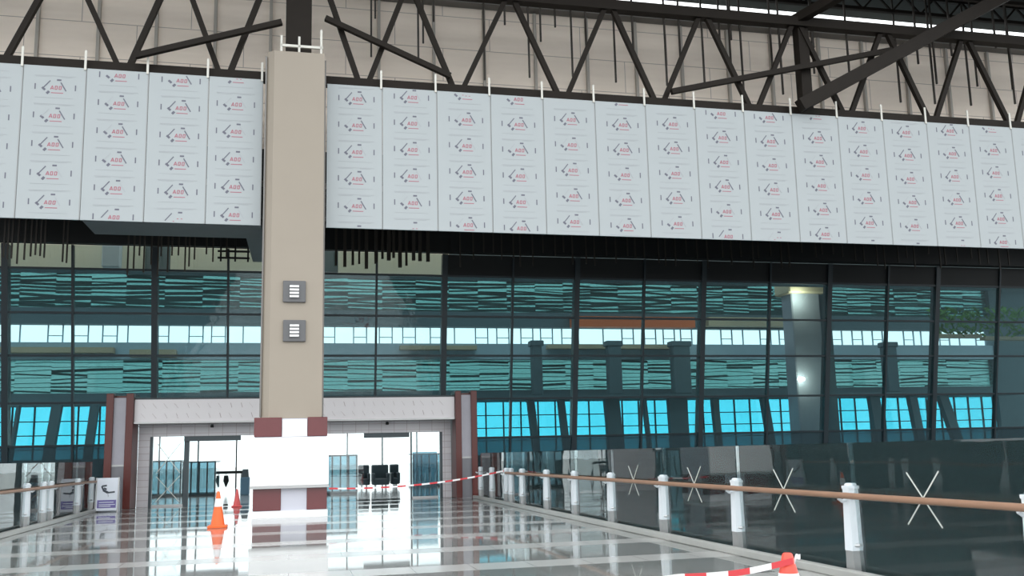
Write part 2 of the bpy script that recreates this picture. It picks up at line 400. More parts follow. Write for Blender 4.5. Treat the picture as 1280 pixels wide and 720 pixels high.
# far facade: built hall standing in for mixed reflections and views in the glass -----------------------------------------------------------------
FD = 50.0
struct(MB().box(-30, 56, FD-.3, FD+.3, 4.35, 5.0), 'wall_far', M['dark_slab'], 'dark floor edge of the far facade', True)
struct(MB().box(-30, 56, FD-.3, FD+.3, 6.72, 7.6), 'wall_far_upper', M['slab'], 'blue grey floor edge of the far facade', True)
struct(MB().box(-30, 56, FD-.3, FD+.3, 8.55, 9.4), 'wall_far_top', M['dark_slab'], 'dark upper band of the far facade', True)
struct(MB().box(-30, 56, FD-.3, FD+.3, 11.5, 12.0), 'wall_far_head', M['dark_slab'], 'dark head of the far facade', True)
struct(MB().box(-30, -9.4, FD-.3, FD+.3, 0, 1.7), 'wall_far_left', M['dark_slab'], 'dark low wall of the far facade, left', True)
struct(MB().box(7.6, 56, FD-.3, FD+.3, 0, 1.45), 'wall_far_right', M['dark_slab'], 'dark low wall of the far facade, right', True)
struct(MB().box(8, 42.6, 48.0, FD-.3, 4.36, 4.6), 'floor_gallery', M['dark_slab'], 'dark gallery floor along the far windows', True)
struct(MB().box(42.6, 56, FD-.35, FD+.3, 1.4, 11.6), 'wall_far_end', M['dark_slab'], 'dark end wall of the far facade', True)
wn = 30
bounds = [-29.5,-24.5,-19.5,-14.5,-9.4,-3.7,2.0,7.6,12.6,17.6,22.6,27.6,32.6,37.6,42.6]
mods = list(zip(bounds, bounds[1:]))
for (a, b) in mods:
    if b > 42.6: b = 42.6
    if a >= 42.5: continue
    clear = (a > -9.5 and b < 7.7)
    za = 0.0 if clear else (1.7 if b <= -9 else 1.45)
    e = thing('window_%d' % wn, wpt((a+b)/2, FD, za), 'far window of the hall', None, None, 'structure'); wn += 1
    MB().box(a+.05, b-.05, FD-.01, FD+.01, za, 4.35).build('pane', M['door_glass' if clear else 'glass_far'], e, True)
    g = MB()
    n = 5 if not clear else 3
    for k in range(n+1):
        uu = a+(b-a)*k/n; g.box(uu-.035, uu+.035, FD-.06, FD+.06, za, 4.35)
    for z in (([2.2,2.9,3.6]) if not clear else [3.3]): g.box(a, b, FD-.05, FD+.05, z-.025, z+.025)
    g.build('glazing_bars', M['mullion'] if not clear else M['darkframe'], e, True)
    # clerestory strip with ladder-like bars
    e2 = thing('window_%d' % wn, wpt((a+b)/2, FD, 7.6), 'bright clerestory strip of the far facade', None, None, 'structure'); wn += 1
    g = MB()
    for k in range(4):
        uu = a+(b-a)*(k+.3*random.random())/4; g.box(uu-.03, uu+.03, FD-.04, FD+.04, 7.6, 8.55)
        if random.random() < .7: g.box(uu, uu+.7, FD-.03, FD+.03, 7.95, 7.99); g.box(uu+.67, uu+.73, FD-.04, FD+.04, 7.6, 8.55)
    g.build('glazing_bars', M['slab'], e2, True)
    # louvred bays above and below the strip
    for (z0, z1, name, open_) in ((5.0, 6.72, 'lower', .80), (9.4, 11.5, 'upper', .52)):
        e3 = thing('window_%d' % wn, wpt((a+b)/2, FD, z0), 'louvred %s bay of the far facade' % name, None, None, 'structure'); wn += 1
        MB().box(a, b, FD+.1, FD+.12, z0, z1).build('pane', M['glass_green'], e3, True)
        s = MB(); n = 8 if name == 'lower' else 11; st = (z1-z0)/n
        for k in range(n):
            nseg = 3
            for q in range(nseg):
                ua = a+(b-a)*q/nseg; ub = a+(b-a)*(q+1)/nseg
                op = open_*random.uniform(.45, 1.35)
                if name == 'upper': op *= (.45+.8*k/n)*random.choice((.6,1,1.2))
                hh = st*max(.12, 1-op)
                t1_, t2_ = random.uniform(-.05,.05)*1.4, random.uniform(-.05,.05)*1.4
                zc = z0+st*(k+.5)
                s.hexa([(ua,FD-.06,zc-hh/2+t1_),(ub,FD-.06,zc-hh/2+t2_),(ub,FD-.0,zc-hh/2+t2_),(ua,FD-.0,zc-hh/2+t1_)],
                       [(ua,FD-.06,zc+hh/2+t1_),(ub,FD-.06,zc+hh/2+t2_),(ub,FD-.0,zc+hh/2+t2_),(ua,FD-.0,zc+hh/2+t1_)])
        s.build('louvre_slats', M['louvre'], e3, True)
# fascia boards inside, under and over the clerestory
for nm, x0, x1, y0, y1, mk, lb in (('fascia_board',0,142,434,441,'tan','long tan fascia board seen through the left bays'),
        ('fascia_board',162,220,437,446,'tan','short tan fascia board seen left of the beige column'),
        ('fascia_board',500,596,432,437,'tan','tan fascia board seen just right of the beige column'),
        ('fascia_board',685,855,431,436,'tan','pale tan fascia board seen under the orange one'),
        ('fascia_board',715,868,396,409,'orange','orange fascia board seen through the middle bays'),
        ('fascia_board',885,985,397,408,'tan','tan upper fascia board next to the orange one')):
    d = 49.2
    ua, za = onw(x0, (y0+y1)/2, d); ub, zb = onw(x1, (y0+y1)/2, d)
    hz = abs(Z(x0,y0,d)-Z(x0,y1,d)); zc = (za+zb)/2
    f = MB().box(ua, ub, d-.1, d+.45, zc-hz/2, zc+hz/2).build(nm, M[mk], None, True); tag(f, lb, 'fascia', 'hall fascia boards')
# foliage reflected in the glass, built as planting added inside the hall
for (x0,x1,y0,y1,lb) in ((1165,1222,385,418,'green foliage standing in for a reflection in the right bays beside the thick mullion'),(1226,1300,383,421,'green foliage standing in for a reflection at the far right end')):
    d = 46.0; ua, ub = U(x0,d), U(x1,d); zt, zb = Z(x0,y0,d), Z(x0,y1,d)
    t = thing('reflected_foliage', wpt((ua+ub)/2, d, zb-.15), lb, 'greenery', 'foliage standing in for reflections')
    MB().box(ua, ub, d-.25, d+.25, zb-.2, zb).build('trough', M['tan'], t, True)
    fm = MB()
    for k in range(260):
        cu, cz, cd = random.uniform(ua,ub), random.uniform(zb,zt), d+random.uniform(-.35,.35)
        s_ = random.uniform(.12,.3); a_ = random.uniform(0,6.28); b_ = random.uniform(-1,1)
        p = Vector((cu,cd,cz)); v1 = Vector((math.cos(a_),math.sin(a_)*.6,b_))*s_; v2 = Vector((-math.sin(a_)*.5,.3,math.cos(a_)))*s_*.45
        fm.poly([p-v1,p-v2,p+v1,p+v2],[(0,1,2,3)])
    fm.build('foliage', M['green'], t, True)
# hall columns: leaning struts of the lower storey, uprights of the upper storeys
def hall_column(px0, px1, w_, lb, y0=505, y1=562, d=48.6, top=None):
    u1_, z1_ = onw(px0, y0, d); u0_, z0_ = onw(px1, y1, d); 
    w_ *= .5
    k = (u0_-u1_)/(z1_-z0_); ub = u0_+k*z0_
    t = MB().hexa([(ub-w_/2,d-.2,0),(ub+w_/2,d-.2,0),(ub+w_/2,d+.2,0),(ub-w_/2,d+.2,0)],[(u1_-w_/2,d-.2,4.35),(u1_+w_/2,d-.2,4.35),(u1_+w_/2,d+.2,4.35),(u1_-w_/2,d+.2,4.35)]).build('hall_strut', M['dark_slab'], None, True)
    tag(t, lb, 'strut', 'leaning hall struts')
for i, (a,b,w_) in enumerate(((24,15,.25),(72,62,.9),(119,111,.75),(663,670,.75),(701,708,.7),(764,770,1.7),(805,812,.35),(846,850,2.2),(893,899,.7),(955,965,.8),(1092,1102,1.3),(1140,1152,1.0),(1178,1200,1.2))):
    hall_column(a, b, w_, ['thin leaning strut at the far left edge of the hall windows','wide leaning strut in the bright left hall window','leaning strut just left of the left entrance pylon','leaning strut nearest the right entrance pylon','second leaning strut from the right entrance pylon','third leaning strut from the right entrance pylon, broad','thin leaning strut between two broad ones','broadest leaning strut of the middle hall windows','leaning strut just right of the broadest one','leaning strut left of the pale hall column','broad leaning strut right of the pale hall column','leaning strut under the thick right mullion','rightmost leaning strut of the hall windows'][i])
for i, (a,b,y0,y1,mk,lb) in enumerate(((985,1020,362,492,'stone','pale grey hall column with lit capital behind the right bays, standing in for a reflection'),)):
    d = 44.0; ua, ub = U(a,d), U(b,d); t = thing('hall_column', wpt((ua+ub)/2, d, 0), lb, 'column')  # a column mirrored in the glass, built as one inside the hall
    MB().bevbox(ua, ub, d-.5, d+.6, 0, 10.2, .06).build('shaft', M['stone'], t, True)
    MB().bevbox(ua-.25, ub+.25, d-.75, d+.85, 9.6, 10.3, .08).build('capital', M['tan'], t, True)
    MB().box(ub+.05, ub+.75, d-.3, d+.4, 0, 11.9).build('side_pier', M['dark_slab'], t, True)
d = 44.0; u, z = onw(1001,474,d-.6)
t = thing('wall_lamp', wpt(u, d-.55, z), 'small bright wall lamp glowing on the pale hall column', 'lamp')
em = bpy.data.materials.new('lamp_glow'); em.use_nodes = True
em.node_tree.nodes['Principled BSDF'].inputs['Emission Color'].default_value = (1,.93,.8,1); em.node_tree.nodes['Principled BSDF'].inputs['Emission Strength'].default_value = 30
MB().box(u-.06, u+.06, d-.56, d-.5, z-.1, z+.1).build('back_plate', M['alu'], t, True)
MB().tube([wpt(u-.16,d-.64,z),wpt(u+.16,d-.64,z)], .085).build('lamp_tube', em, t)
for uu, zz, pw in ((u, z, 90), (u, 9.3, 160)):
    pl = bpy.data.lights.new('hall_lamp', 'POINT'); pl.energy = pw; pl.color = (1,.88,.7); pl.shadow_soft_size = .15
    po = bpy.data.objects.new('hall_lamp_light', pl); col.objects.link(po); po.location = wpt(uu, d-1.2, zz)
for a,b,lb in ((663,675,'dark upright pier behind the first bays right of the entrance'),(757,773,'dark upright pier behind the third thick mullion'),(837,858,'dark upright pier left of the fourth thick mullion'),(1100,1114,'dark upright pier right of the pale hall column')):
    d = 48.4; ua, ub = U(a,d), U(b,d)
    tag(MB().bevbox(ua, ub, d-.3, d+.3, 4.6, 7.6, .04).bevbox(ua-.1, ub+.1, d-.34, d+.34, 7.3, 7.6, .03).build('hall_pier', M['dark_slab'], None, True), lb, 'pier', 'hall piers')

# ------------------------------------------------------------------ WHITE BAND of film-covered panels
BD = 25.3
ZB, ZT = 7.87, 12.1
joints = [-13.5,-11.9,-10.3,-8.68,-7.06,-5.49,-3.9,-2.32,-.86,.90,2.48,4.07,5.68,7.3,8.93,10.57,12.22,13.88,15.55,17.2,18.85,20.5,22.13,23.8,25.45,27.1,28.7]
joints = [round(j-.5,3) for j in joints]
ords = ['first','second','third','fourth','fifth','sixth','seventh','eighth','ninth','tenth','eleventh','twelfth','thirteenth','fourteenth','fifteenth','sixteenth','seventeenth','eighteenth']
def motif(mb, cx, cz, d, s=1.0):
    def bar(x0, z0, x1, z1, t, mi):
        v = Vector((x1-x0, 0, z1-z0)); n = Vector((-v.z,0,v.x)).normalized()*t/2
        a = Vector((cx+x0*s, d, cz+z0*s)); b = Vector((cx+x1*s, d, cz+z1*s))
        if min(a.z,b.z) < ZB+.03 or max(a.z,b.z) > ZT-.03: return
        q = [a-n, b-n, b+n, a+n]; back = [p+Vector((0,.01,0)) for p in q]
        mb.hexa(q, back, mi)
    for sx in (-.5,.5): bar(sx, -.07, sx, .09, .032, 1)
    bar(-.30,-.02,-.13,.19,.028,3 if random.random()<.35 else 1); bar(.13,.15,.27,-.09,.032,1 if random.random()<.6 else 3)
    bar(.03,.215,.14,.215,.045,1)
    bar(-.33,-.01,-.25,-.08,.06,1); bar(-.21,-.18,-.15,-.11,.065,1)
    for k in range(3):                               # squat red lettering, unreadable at this distance
        x = -.11+.1*k
        if k == 0:
            bar(x-.01,-.055,x+.035,.05,.022,2); bar(x+.035,.05,x+.065,-.055,.022,2); bar(x+.01,-.03,x+.05,-.03,.02,2)
        else:
            bar(x+.0,-.055,x+.012,.045,.022,2); bar(x+.05,-.055,x+.062,.045,.022,2); bar(x+.005,-.05,x+.05,-.05,.02,2); bar(x+.012,.04,x+.06,.04,.02,2)
    bar(-.10,-.15,.20,-.15,.022,2)
    bar(-.52,.33,.5,.33,.018,3); bar(-.5,.30,-.1,.30,.012,3); bar(.1,.30,.4,.30,.012,3); bar(-.5,-.29,.45,-.29,.012,3)
offs = {-8.68:.02,-7.06:.0,-5.49:.06,-3.9:-.05,-2.32:.0}
for i in range(len(joints)-1):
    a, b = joints[i], joints[i+1]
    if abs(b-.40) < .01: continue                  # the column stands here
    left = b <= -1.2
    k = (8-i-1) if left else (i-9)
    if (left and k > 4) or (not left and k > 14): continue
    lb = 'printed white cladding panel, %s %s of the beige column' % (ords[k], 'to the left' if left else 'to the right')
    t = thing('cladding_panel', wpt((a+b)/2, BD, ZB), lb, 'cladding panel', 'printed cladding panels of the white band')
    mb = MB().box(a+.006, b-.03, BD, BD+.06, ZB, ZT, 0)
    off = [.35,.05,.25,.55,.15,.42,.6,.3,.0,.22,.48][(i*7) % 11]
    cx = (a+b)/2+.02 + random.uniform(-.03,.03)
    z = ZB-.15+off
    while z < ZT+.1:
        motif(mb, cx, z, BD-.004)
        z += .795
    mb.build('sheet', [M['film'],M['print_dark'],M['print_red'],M['print_grey']], t, True)
    MB().box(b-.03, b-.004, BD-.004, BD+.05, ZB, ZT).build('joint_strip', M['film_edge'], t, True)
    MB().box(b-.07, b-.012, BD-.035, BD-.006, ZT-.06, ZT+.5).build('hanger_angle', M['bracket'], t, True)

# ------------------------------------------------------------------ TRUSSES
TD = 25.6
CB, CT = 12.28, 15.4
def truss(bn, tn, u0, u1, label):
    t = thing('roof_truss', wpt((u0+u1)/2, TD, CB-.13), label, 'truss', 'roof trusses')
    MB().box(u0, u1, TD-.13, TD+.13, CB-.13, CB+.13).build('bottom_chord', M['steel'], t, True)
    MB().box(u0, u1, TD-.16, TD+.16, CT-.16, CT+.16).build('top_chord', M['steel'], t, True)
    allb, allt = [x-.5 for x in bn], [x-.5 for x in tn]
    for ub in allb:
        for ut in allt:
            if abs(ub-ut) < 2.2:
                s = .12 if ut > ub else -.12
                MB().beam((ub+s, TD, CB), (ut-s*.8, TD, CT), .15, .15).build('diagonal', M['steel'], t, True)
    return t
truss([-10.9,-7.75,-4.62,-1.95], [-12.4,-9.3,-6.25,-3.3,-.7], -14, -1.33, 'dark steel roof truss left of the beige column')
truss([1.95,4.75,8.0,11.15,14.4,17.75,20.95,24.15,27.3], [.7,3.3,6.4,9.6,12.8,16.1,19.4,22.55,25.7], +.36, 30, 'long dark steel roof truss right of the beige column')
def steel(name, a, b, w_, label, cat='brace', h=None):
    return tag(MB().beam(a, b, w_, h).build(name, M['steel'], None, True), label, cat)
ua, za = onw(169,70,25.16); steel('knee_brace', (ua,25.16,za), (-.88,25.16,13.80), .15, 'long dark brace rising to the steel post from the left truss')
ua, za = onw(563,95,25.35); ub, zb = onw(409,25,25.35); steel('knee_brace', (ub-.05,25.35,zb+.05), (ua,25.35,za), .15, 'long dark brace falling from the steel post to the right')
ua, za = onw(840,114,25.32); ub, zb = onw(1115,62,25.32); steel('diagonal_brace', (ua,25.36,za), (ub,25.36,zb), .16, 'thin dark brace rising right across the truss')
ua, za = onw(1000,132,25.05); ub, zb = onw(1262,-8,24.6); steel('raking_beam', (ua,25.05,za), (ub,24.6,zb), .34, 'heavy dark raking beam rising to the upper right', 'beam', .40)
ua = U(1007,25.6,90); steel('steel_stub', (ua,25.75,12.4), (ua,25.75,15.3), .36, 'thick dark upright under the right end of the truss', 'post')
ua = U(995,25.6,30); ub = onw(1035,0,24.2); steel('roof_rafter', (15.6,25.75,15.5), (ub[0]+.6,24.2,ub[1]+.3), .3, 'dark rafter leaving the top of the thick upright', 'beam')
# purlins and rafters of the roof, each a lattice beam
for i, d in enumerate((22.2, 23.6, 25.0, 26.3, 27.6)):
    z1, z0 = 17.95, 17.2
    t = thing('roof_purlin', wpt(12, d, z0), 'dark lattice purlin under the roof deck, %s row from the cream wall' % ['fifth','fourth','third','second','nearest'][i], 'purlin', 'roof purlins')
    MB().box(-20, 50, d-.07, d+.07, z1-.14, z1).build('top_flange', M['steel'], t, True)
    MB().box(-20, 50, d-.07, d+.07, z0, z0+.12).build('bottom_flange', M['steel'], t, True)
    l = MB(); u = -20
    while u < 49: l.beam((u,d,z0+.06),(u+.6,d,z1-.07),.06); l.beam((u+.6,d,z1-.07),(u+1.2,d,z0+.06),.06); u += 1.2
    l.build('lattice', M['steel'], t, True)
# hanging rods between truss and cream wall
rods = [(464,71),(469,23),(523,79),(529,54),(542,27),(606,100),(631,31),(662,97),(676,52),(694,34),(716,96),(733,60),(770,103),(792,70),(834,107),(851,82),(881,106),(900,54),(914,85),(930,118),(914,50),(966,90),(979,118),(1018,92),(1017,60),(1062,95),(1126,128),(1148,80),(1171,105),(1169,130),(1190,70),(1214,132),(1222,108),(1266,112),(1269,130),(1245,60)]
for x, y in rods:
    d = 27.2+random.uniform(-.5,.6)
    u, z = onw(x, y, d)
    tag(MB().beam((u,d,z),(u,d,17.98),.055).build('hanger_rod', M['rod'], None, True), 'thin dark hanger rod dangling from the roof in front of the cream wall', 'rod', 'hanger rods above the band')
# light posts on the cream wall
pst = [44,121,194,268,338,474,543,606,670,735,796,853,911,965,1025,1079,1133,1184,1235]
for i, x in enumerate(pst):
    u = U(x, 28.3, 60)
    lb = 'thin grey post on the cream wall, %s' % (('%s from the left edge' % ords[i]) if i < 5 else ('%s right of the column' % ords[i-5]))
    tag(MB().box(u-.045, u+.045, 28.36, 28.49, 10.3, 16.4).build('wall_post', M['wallpost'], None, True), lb, 'post', 'posts on the cream wall')

# dark beams and stubs in the void behind the band
for i, (d, z, lb) in enumerate(((27.6,8.75,'black beam in the void behind the white band, nearest row'),(29.2,9.1,'black beam in the void behind the white band, middle row'),(30.5,9.35,'black beam in the void behind the white band, row by the glass'))):
    t = thing('void_beam', wpt(8, d, z), lb, 'beam', 'black void beams')
    MB().box(-14, 34, d-.1, d+.1, z, z+.12).build('bottom_flange', M['dark'], t, True)
    MB().box(-14, 34, d-.1, d+.1, z+.75, z+.87).build('top_flange', M['dark'], t, True)
    l = MB(); u = -14
    while u < 33: l.beam((u,d,z+.06),(u+.7,d,z+.8),.08); l.beam((u+.7,d,z+.8),(u+1.4,d,z+.06),.08); u += 1.4
    l.build('lattice', M['dark'], t, True)
def void_rod(x, y, d=30.2, wr=.045):
    u, z = onw(x, y, d)
    tag(MB().beam((u,d,z),(u,d,10.1),wr).build('void_rod', M['rod'], None, True), 'short dark rod hanging in the void under the white band', 'rod', 'rods in the void under the band')
for x in [4,9,14,21,30,38,44,50,55,78,83]: void_rod(x, random.uniform(318,330))
for x in range(160,246,7): void_rod(x+random.uniform(-2,2), random.uniform(318,352))
for x in (258,266,283): void_rod(x, random.uniform(315,330))
for x in [420,431,441,449,458,470,478,486,492,500,508,517,525,535]: void_rod(x, random.uniform(322,336), 30.3, random.uniform(.05,.14))
for x in range(575,1270,13): void_rod(x+random.uniform(-4,4), random.uniform(315,338), 30.2)
# dark panel piece in the clear row left of the column
u0_, u1_ = U(127,33.6,320), U(150,33.6,320)
tag(MB().bevbox(u0_, u1_, 33.6, 34.0, 8.3, 10, .03).build('dark_pier', M['slab'], None, True), 'dark pier between the two pale bulkheads left of the column', 'pier')
# scaffold pipes by the left bulkhead
t = thing('scaffold_pipe', wpt(-1.6, 30.4, 8.3), 'short dark pipe frame hanging just left of the column under the soffit', 'pipe frame')
ua, za = onw(272,322,30.4); ub, zb = onw(312,322,30.4)
MB().tube([wpt(ua,30.4,za),wpt(ub,30.4,za)], .035).tube([wpt(ua,30.4,za+.22),wpt(ub,30.4,za+.22)], .035).build('rail', M['dark'], t)
for f in (.1,.55,.95):
    MB().tube([wpt(ua+(ub-ua)*f,30.4,za-.12),wpt(ua+(ub-ua)*f,30.4,za+1.6)], .03).build('hanger', M['dark'], t)

# ------------------------------------------------------------------ COLUMN
CD = 24.75
t = thing('column', wpt(0, CD+.8, 0), 'tall beige square column standing on the middle of the bridge', 'column')
s0, s1 = U(326,CD,500), U(402.5,CD,500)
cx0 = (s0+s1)/2
MB().hexa([(s0,CD+.16,2.54),(s0+.2,CD,2.54),(s1,CD,2.54),(s1,CD+.16,2.54)],[(s0,CD+.16,12.75),(s0+.2,CD,12.75),(s1,CD,12.75),(s1,CD+.16,12.75)]).box(s0,s1,CD+.16,CD+1.55,2.54,12.75).build('shaft', M['column'], t, True)
b0, b1 = U(315.5,CD-.15,640), U(408.5,CD-.15,640)
bd0, bd1 = CD-.18, CD+1.73
MB().bevbox(b0+.03, b1-.03, bd0+.03, bd1-.03, 0, 2.53, .02).build('base', M['lavender'], t, True)
MB().box(b0-.02, b1+.02, bd0-.02, bd1+.02, 0, .17).build('plinth', M['white'], t, True)
g0, g1 = U(352,bd0,560), U(384,bd0,560)
for za, zb in ((.18,.74),(2.06,2.56)):
    for ua, ub in ((b0,g0),(g1,b1)):
        MB().bevbox(ua, ub, bd0, bd0+.5, za, zb, .01).build('corner_tile', M['maroon'], t, True)
    for ua, ub in ((b0,g0),(g1,b1)):
        MB().bevbox(ua, ub, bd1-.5, bd1, za, zb, .01).build('corner_tile', M['maroon'], t, True)
MB().box(g0+.01, g1-.01, bd0-.005, bd0+.05, 2.06, 2.5).build('centre_tile', M['white'], t, True)
MB().box(s0-.04, s0+.0, CD+.1, CD+1.4, 2.6, 12.6).box(s1, s1+.04, CD+.1, CD+1.4, 2.6, 12.6).build('side_strip', M['gutter'], t, True)
# board strapped on the column
w0, w1 = U(313,bd0-.1,580), U(411,bd0-.1,580)
t = thing('notice_board', wpt((w0+w1)/2, bd0-.1, .78), 'blank looking white board fixed across the foot of the beige column', 'board')
MB().bevbox(w0, w1, bd0-.14, bd0-.04, .80, 2.04, .015).build('panel', M['board'], t, True)
f = MB()
fz, fc = 1.40, (w0+w1)/2
for (x0,z0,x1,z1) in ((-.62,.28,-.62,-.05),(.62,.28,.62,-.05),(-.62,-.05,-.2,.06),(-.2,.06,.2,.06),(.2,.06,.62,-.05),(-.6,-.12,.6,-.12),(-.4,0,-.25,0),(.2,0,.35,0)):
    f.beam((fc+x0,bd0-.142,fz+z0),(fc+x1,bd0-.142,fz+z1),.006,.03)
f.build('faint_drawing', M['faint'], t, True)
MB().box(w0-.01, w1+.01, bd0-.13, bd0-.02, .74, .80).build('bottom_rail', M['alu'], t, True)
# vent grilles
for y0, y1, lb in ((351,378,'upper square grey vent grille with white slats on the beige column'),(400,427,'lower square grey vent grille with white slats on the beige column')):
    ua, zt = onw(354,y0,CD-.03); ub, zb = onw(382,y1,CD-.03)
    t = thing('vent_grille', wpt((ua+ub)/2, CD, zb), lb, 'vent', 'vent grilles on the column')
    MB().bevbox(ua, ub, CD-.07, CD+.0, zb, zt, .01).build('frame', M['vent'], t, True)
    cu, cz = (ua+ub)/2, (zb+zt)/2; hw = (ub-ua)*.20; hh = (zt-zb)*.31
    MB().box(cu-hw-.02, cu+hw+.02, CD-.085, CD-.07, cz-hh-.02, cz+hh+.02).build('backing', M['vent'], t, True)
    for k in range(4):
        z0 = cz-hh+2*hh*k/4; MB().hexa([(cu-hw,CD-.12,z0+.015),(cu+hw,CD-.12,z0+.015),(cu+hw,CD-.085,z0+.02),(cu-hw,CD-.085,z0+.02)],[(cu-hw,CD-.10,z0+2*hh/4-.02),(cu+hw,CD-.10,z0+2*hh/4-.02),(cu+hw,CD-.085,z0+2*hh/4-.015),(cu-hw,CD-.085,z0+2*hh/4-.015)]).build('slat', M['ventwhite'], t, True)
# steel post on top and its bracket frame
ua, ub = U(357.5,CD+.6,40), U(389.5,CD+.6,40)
t = thing('steel_post', wpt((ua+ub)/2, CD+.8, 12.755), 'dark steel post rising from the top of the beige column', 'post')
MB().box(ua, ub, CD+.42, CD+.47, 12.8, 17.9).box(ua, ub, CD+1.1, CD+1.15, 12.8, 17.9).box((ua+ub)/2-.06, (ua+ub)/2+.06, CD+.47, CD+1.1, 12.8, 17.9).build('flanges', M['steel'], t, True)
MB().box(ua-.05, ub+.05, CD+.35, CD+1.2, 12.755, 12.8).build('base_plate', M['steel'], t, True)
t = thing('column_head_frame', wpt((s0+s1)/2, CD+.1, 12.75), 'small white angle frame standing on the head of the beige column', 'frame')
MB().box(s0+.35, s1-.05, CD+.08, CD+.14, 12.93, 13.0).build('rail', M['bracket'], t, True)
for u in (s0+.38, (s0+s1)/2+.08, s1-.1): MB().box(u-.03, u+.03, CD+.08, CD+.14, 12.75, 13.25 if u != s1-.1 else 13.5).build('upright', M['bracket'], t, True)

# ------------------------------------------------------------------ ENTRANCE
ED = 31.85
def EU(x): return U(x, ED, 560)
for (xa, xb, lb) in ((131,165.5,'grey stone pylon with red edges at the left of the entrance'),(569.5,596.5,'grey stone pylon with red edges at the right of the entrance')):
    ua, ub = EU(xa), EU(xb); e = (ub-ua)*.27
    t = thing('entrance_pylon', wpt((ua+ub)/2, ED+.4, 0), lb, 'pylon', 'entrance pylons')
    for (p, q) in ((ua, ua+e),(ub-e, ub)): MB().bevbox(p, q, ED-.1, ED+1.0, 0, 3.72, .012).build('red_edge', M['red'], t, True)
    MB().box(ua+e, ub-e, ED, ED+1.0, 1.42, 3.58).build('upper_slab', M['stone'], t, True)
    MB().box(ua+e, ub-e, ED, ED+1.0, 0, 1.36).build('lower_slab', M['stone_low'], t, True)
    MB().box(ua+e, ub-e, ED-.02, ED+1.0, 1.36, 1.42).build('band', M['alu'], t, True)
    MB().box(ua+e*.6, ub-e*.6, ED+.2, ED+.9, 3.58, 3.66).tube([wpt(ua+e,ED+.3,3.7),wpt(ua+e,ED+.3,3.82)],.0001).build('cap', M['red'], t, True) if False else MB().box(ua+e*.6, ub-e*.6, ED+.2, ED+.9, 3.58, 3.66).build('cap', M['red'], t, True)
fl, fr_ = EU(166), EU(569)
zt, zb = 3.52, 2.78
t = thing('entrance_canopy', wpt((fl+fr_)/2, ED+.4, zb), 'white film-wrapped canopy fascia spanning the entrance between the pylons', 'canopy')
s = MB().box(fl, fr_, ED+.05, ED+.88, zb, zt)
u = fl+.2
while u < fr_-.3:
    for zz in (zb+.12, zb+.45):
        s.beam((u+random.uniform(0,.1),ED+.046,zz+.16),(u+.14,ED+.046,zz),.02,.006,1)
    u += .34
s.build('fascia', [mat('pinkish_wrapped_fascia', (.70,.67,.68), .4), mat('pinkish_grey_print', (.42,.36,.36), .5)], t, True)
MB().box(fl, fr_, ED+.0, ED+.88, zb-.05, zb).build('drip_edge', M['alu'], t, True)
MB().box(fl, fr_, ED+.1, ED+1.0, zt, zt+.06).build('top_flashing', M['mullion'], t, True)
for x in (265,483):
    pass
# tiled wall behind, with two openings
WD = 32.75
def WU_(x): return U(x, WD, 590)
o1a, o1b, o2a, o2b = WU_(186), WU_(335), WU_(402), WU_(553.5)
zh = 2.32
struct(MB().box(fl+.01, o1a, WD, WD+.25, 0, 2.78).box(o1b, o2a, WD, WD+.25, 0, 2.78).box(o2b, fr_-.01, WD, WD+.25, 0, 2.78)
       .box(o1a, o1b, WD, WD+.25, zh, 2.78).box(o2a, o2b, WD, WD+.25, zh, 2.78), 'wall_entrance', M['whitetile'], 'white tiled wall around the two doorways', True)
struct(MB().box(fl+.01, fr_-.01, WD+.41, WD+.6, 2.78, 3.5), 'trim_2', M['dark_slab'], 'dark lintel behind the canopy', True)
def door(nm, a, b, leafa, leafb, heada, headb, jl, jr, label, xs):
    e = thing(nm, wpt((a+b)/2, WD, 0), label, None, None, 'structure')
    f = MB().box(a, a+.09, WD+.05, WD+.2, 0, zh).box(b-.09, b, WD+.05, WD+.2, 0, zh)
    f.build('jamb', M['darkframe'], e, True)
    MB().box(heada, headb, WD-.02, WD+.2, zh-.17, zh).build('operator_box', M['darkframe'], e, True)
    l = MB().box(leafa, leafb, WD+.1, WD+.115, .04, zh-.03).build('door_leaf', M['door_glass'], e, True)
    MB().box(jl, jr, WD+.07, WD+.16, 0, zh).build('leaf_stile', M['darkframe'], e, True)
    if xs:
        m_ = MB(); q = leafa+.12; r_ = leafb-.12
        for z0, z1 in ((.15,1.0),(1.1,2.1)):
            m_.beam((q,WD+.09,z0),(r_,WD+.09,z1),.012,.025); m_.beam((q,WD+.09,z1),(r_,WD+.09,z0),.012,.025)
        m_.build('tape_cross', M['masking'], l, True)
    MB().box(leafa, leafb, WD+.08, WD+.14, 0, .06).build('bottom_rail', M['alu'], e, True)
    return e
door('door_1', o1a, o1b, WU_(190), WU_(229), WU_(229), WU_(300), WU_(229), WU_(235.5), 'left glazed entrance doorway with taped fixed leaf', True)
d2o = door('door_2', o2a, o2b, WU_(515), WU_(548), WU_(455), WU_(512), WU_(513.5), WU_(515.5), 'right glazed entrance doorway standing open', False)
MB().box(WU_(413), WU_(455), WD+.3, WD+.315, .04, zh-.1).build('door_leaf', M['door_glass'], d2o, True)
MB().box(WU_(516), WU_(547), WD+.09, WD+.097, .05, 1.62).build('frosted_film', M['booth'], d2o, True)
for x, lb in ((264,'small dark camera on the header over the left doorway'),(484,'small dark camera on the header over the right doorway')):
    u = WU_(x)
    t = thing('security_camera', wpt(u, WD-.08, 2.6), lb, 'camera', 'header cameras')
    MB().box(u-.04, u+.04, WD-.03, WD, 2.63, 2.71).build('mount', M['darkframe'], t, True)
    MB().bevbox(u-.05, u+.05, WD-.16, WD-.02, 2.6, 2.68, .01).build('housing', M['dark'], t, True)

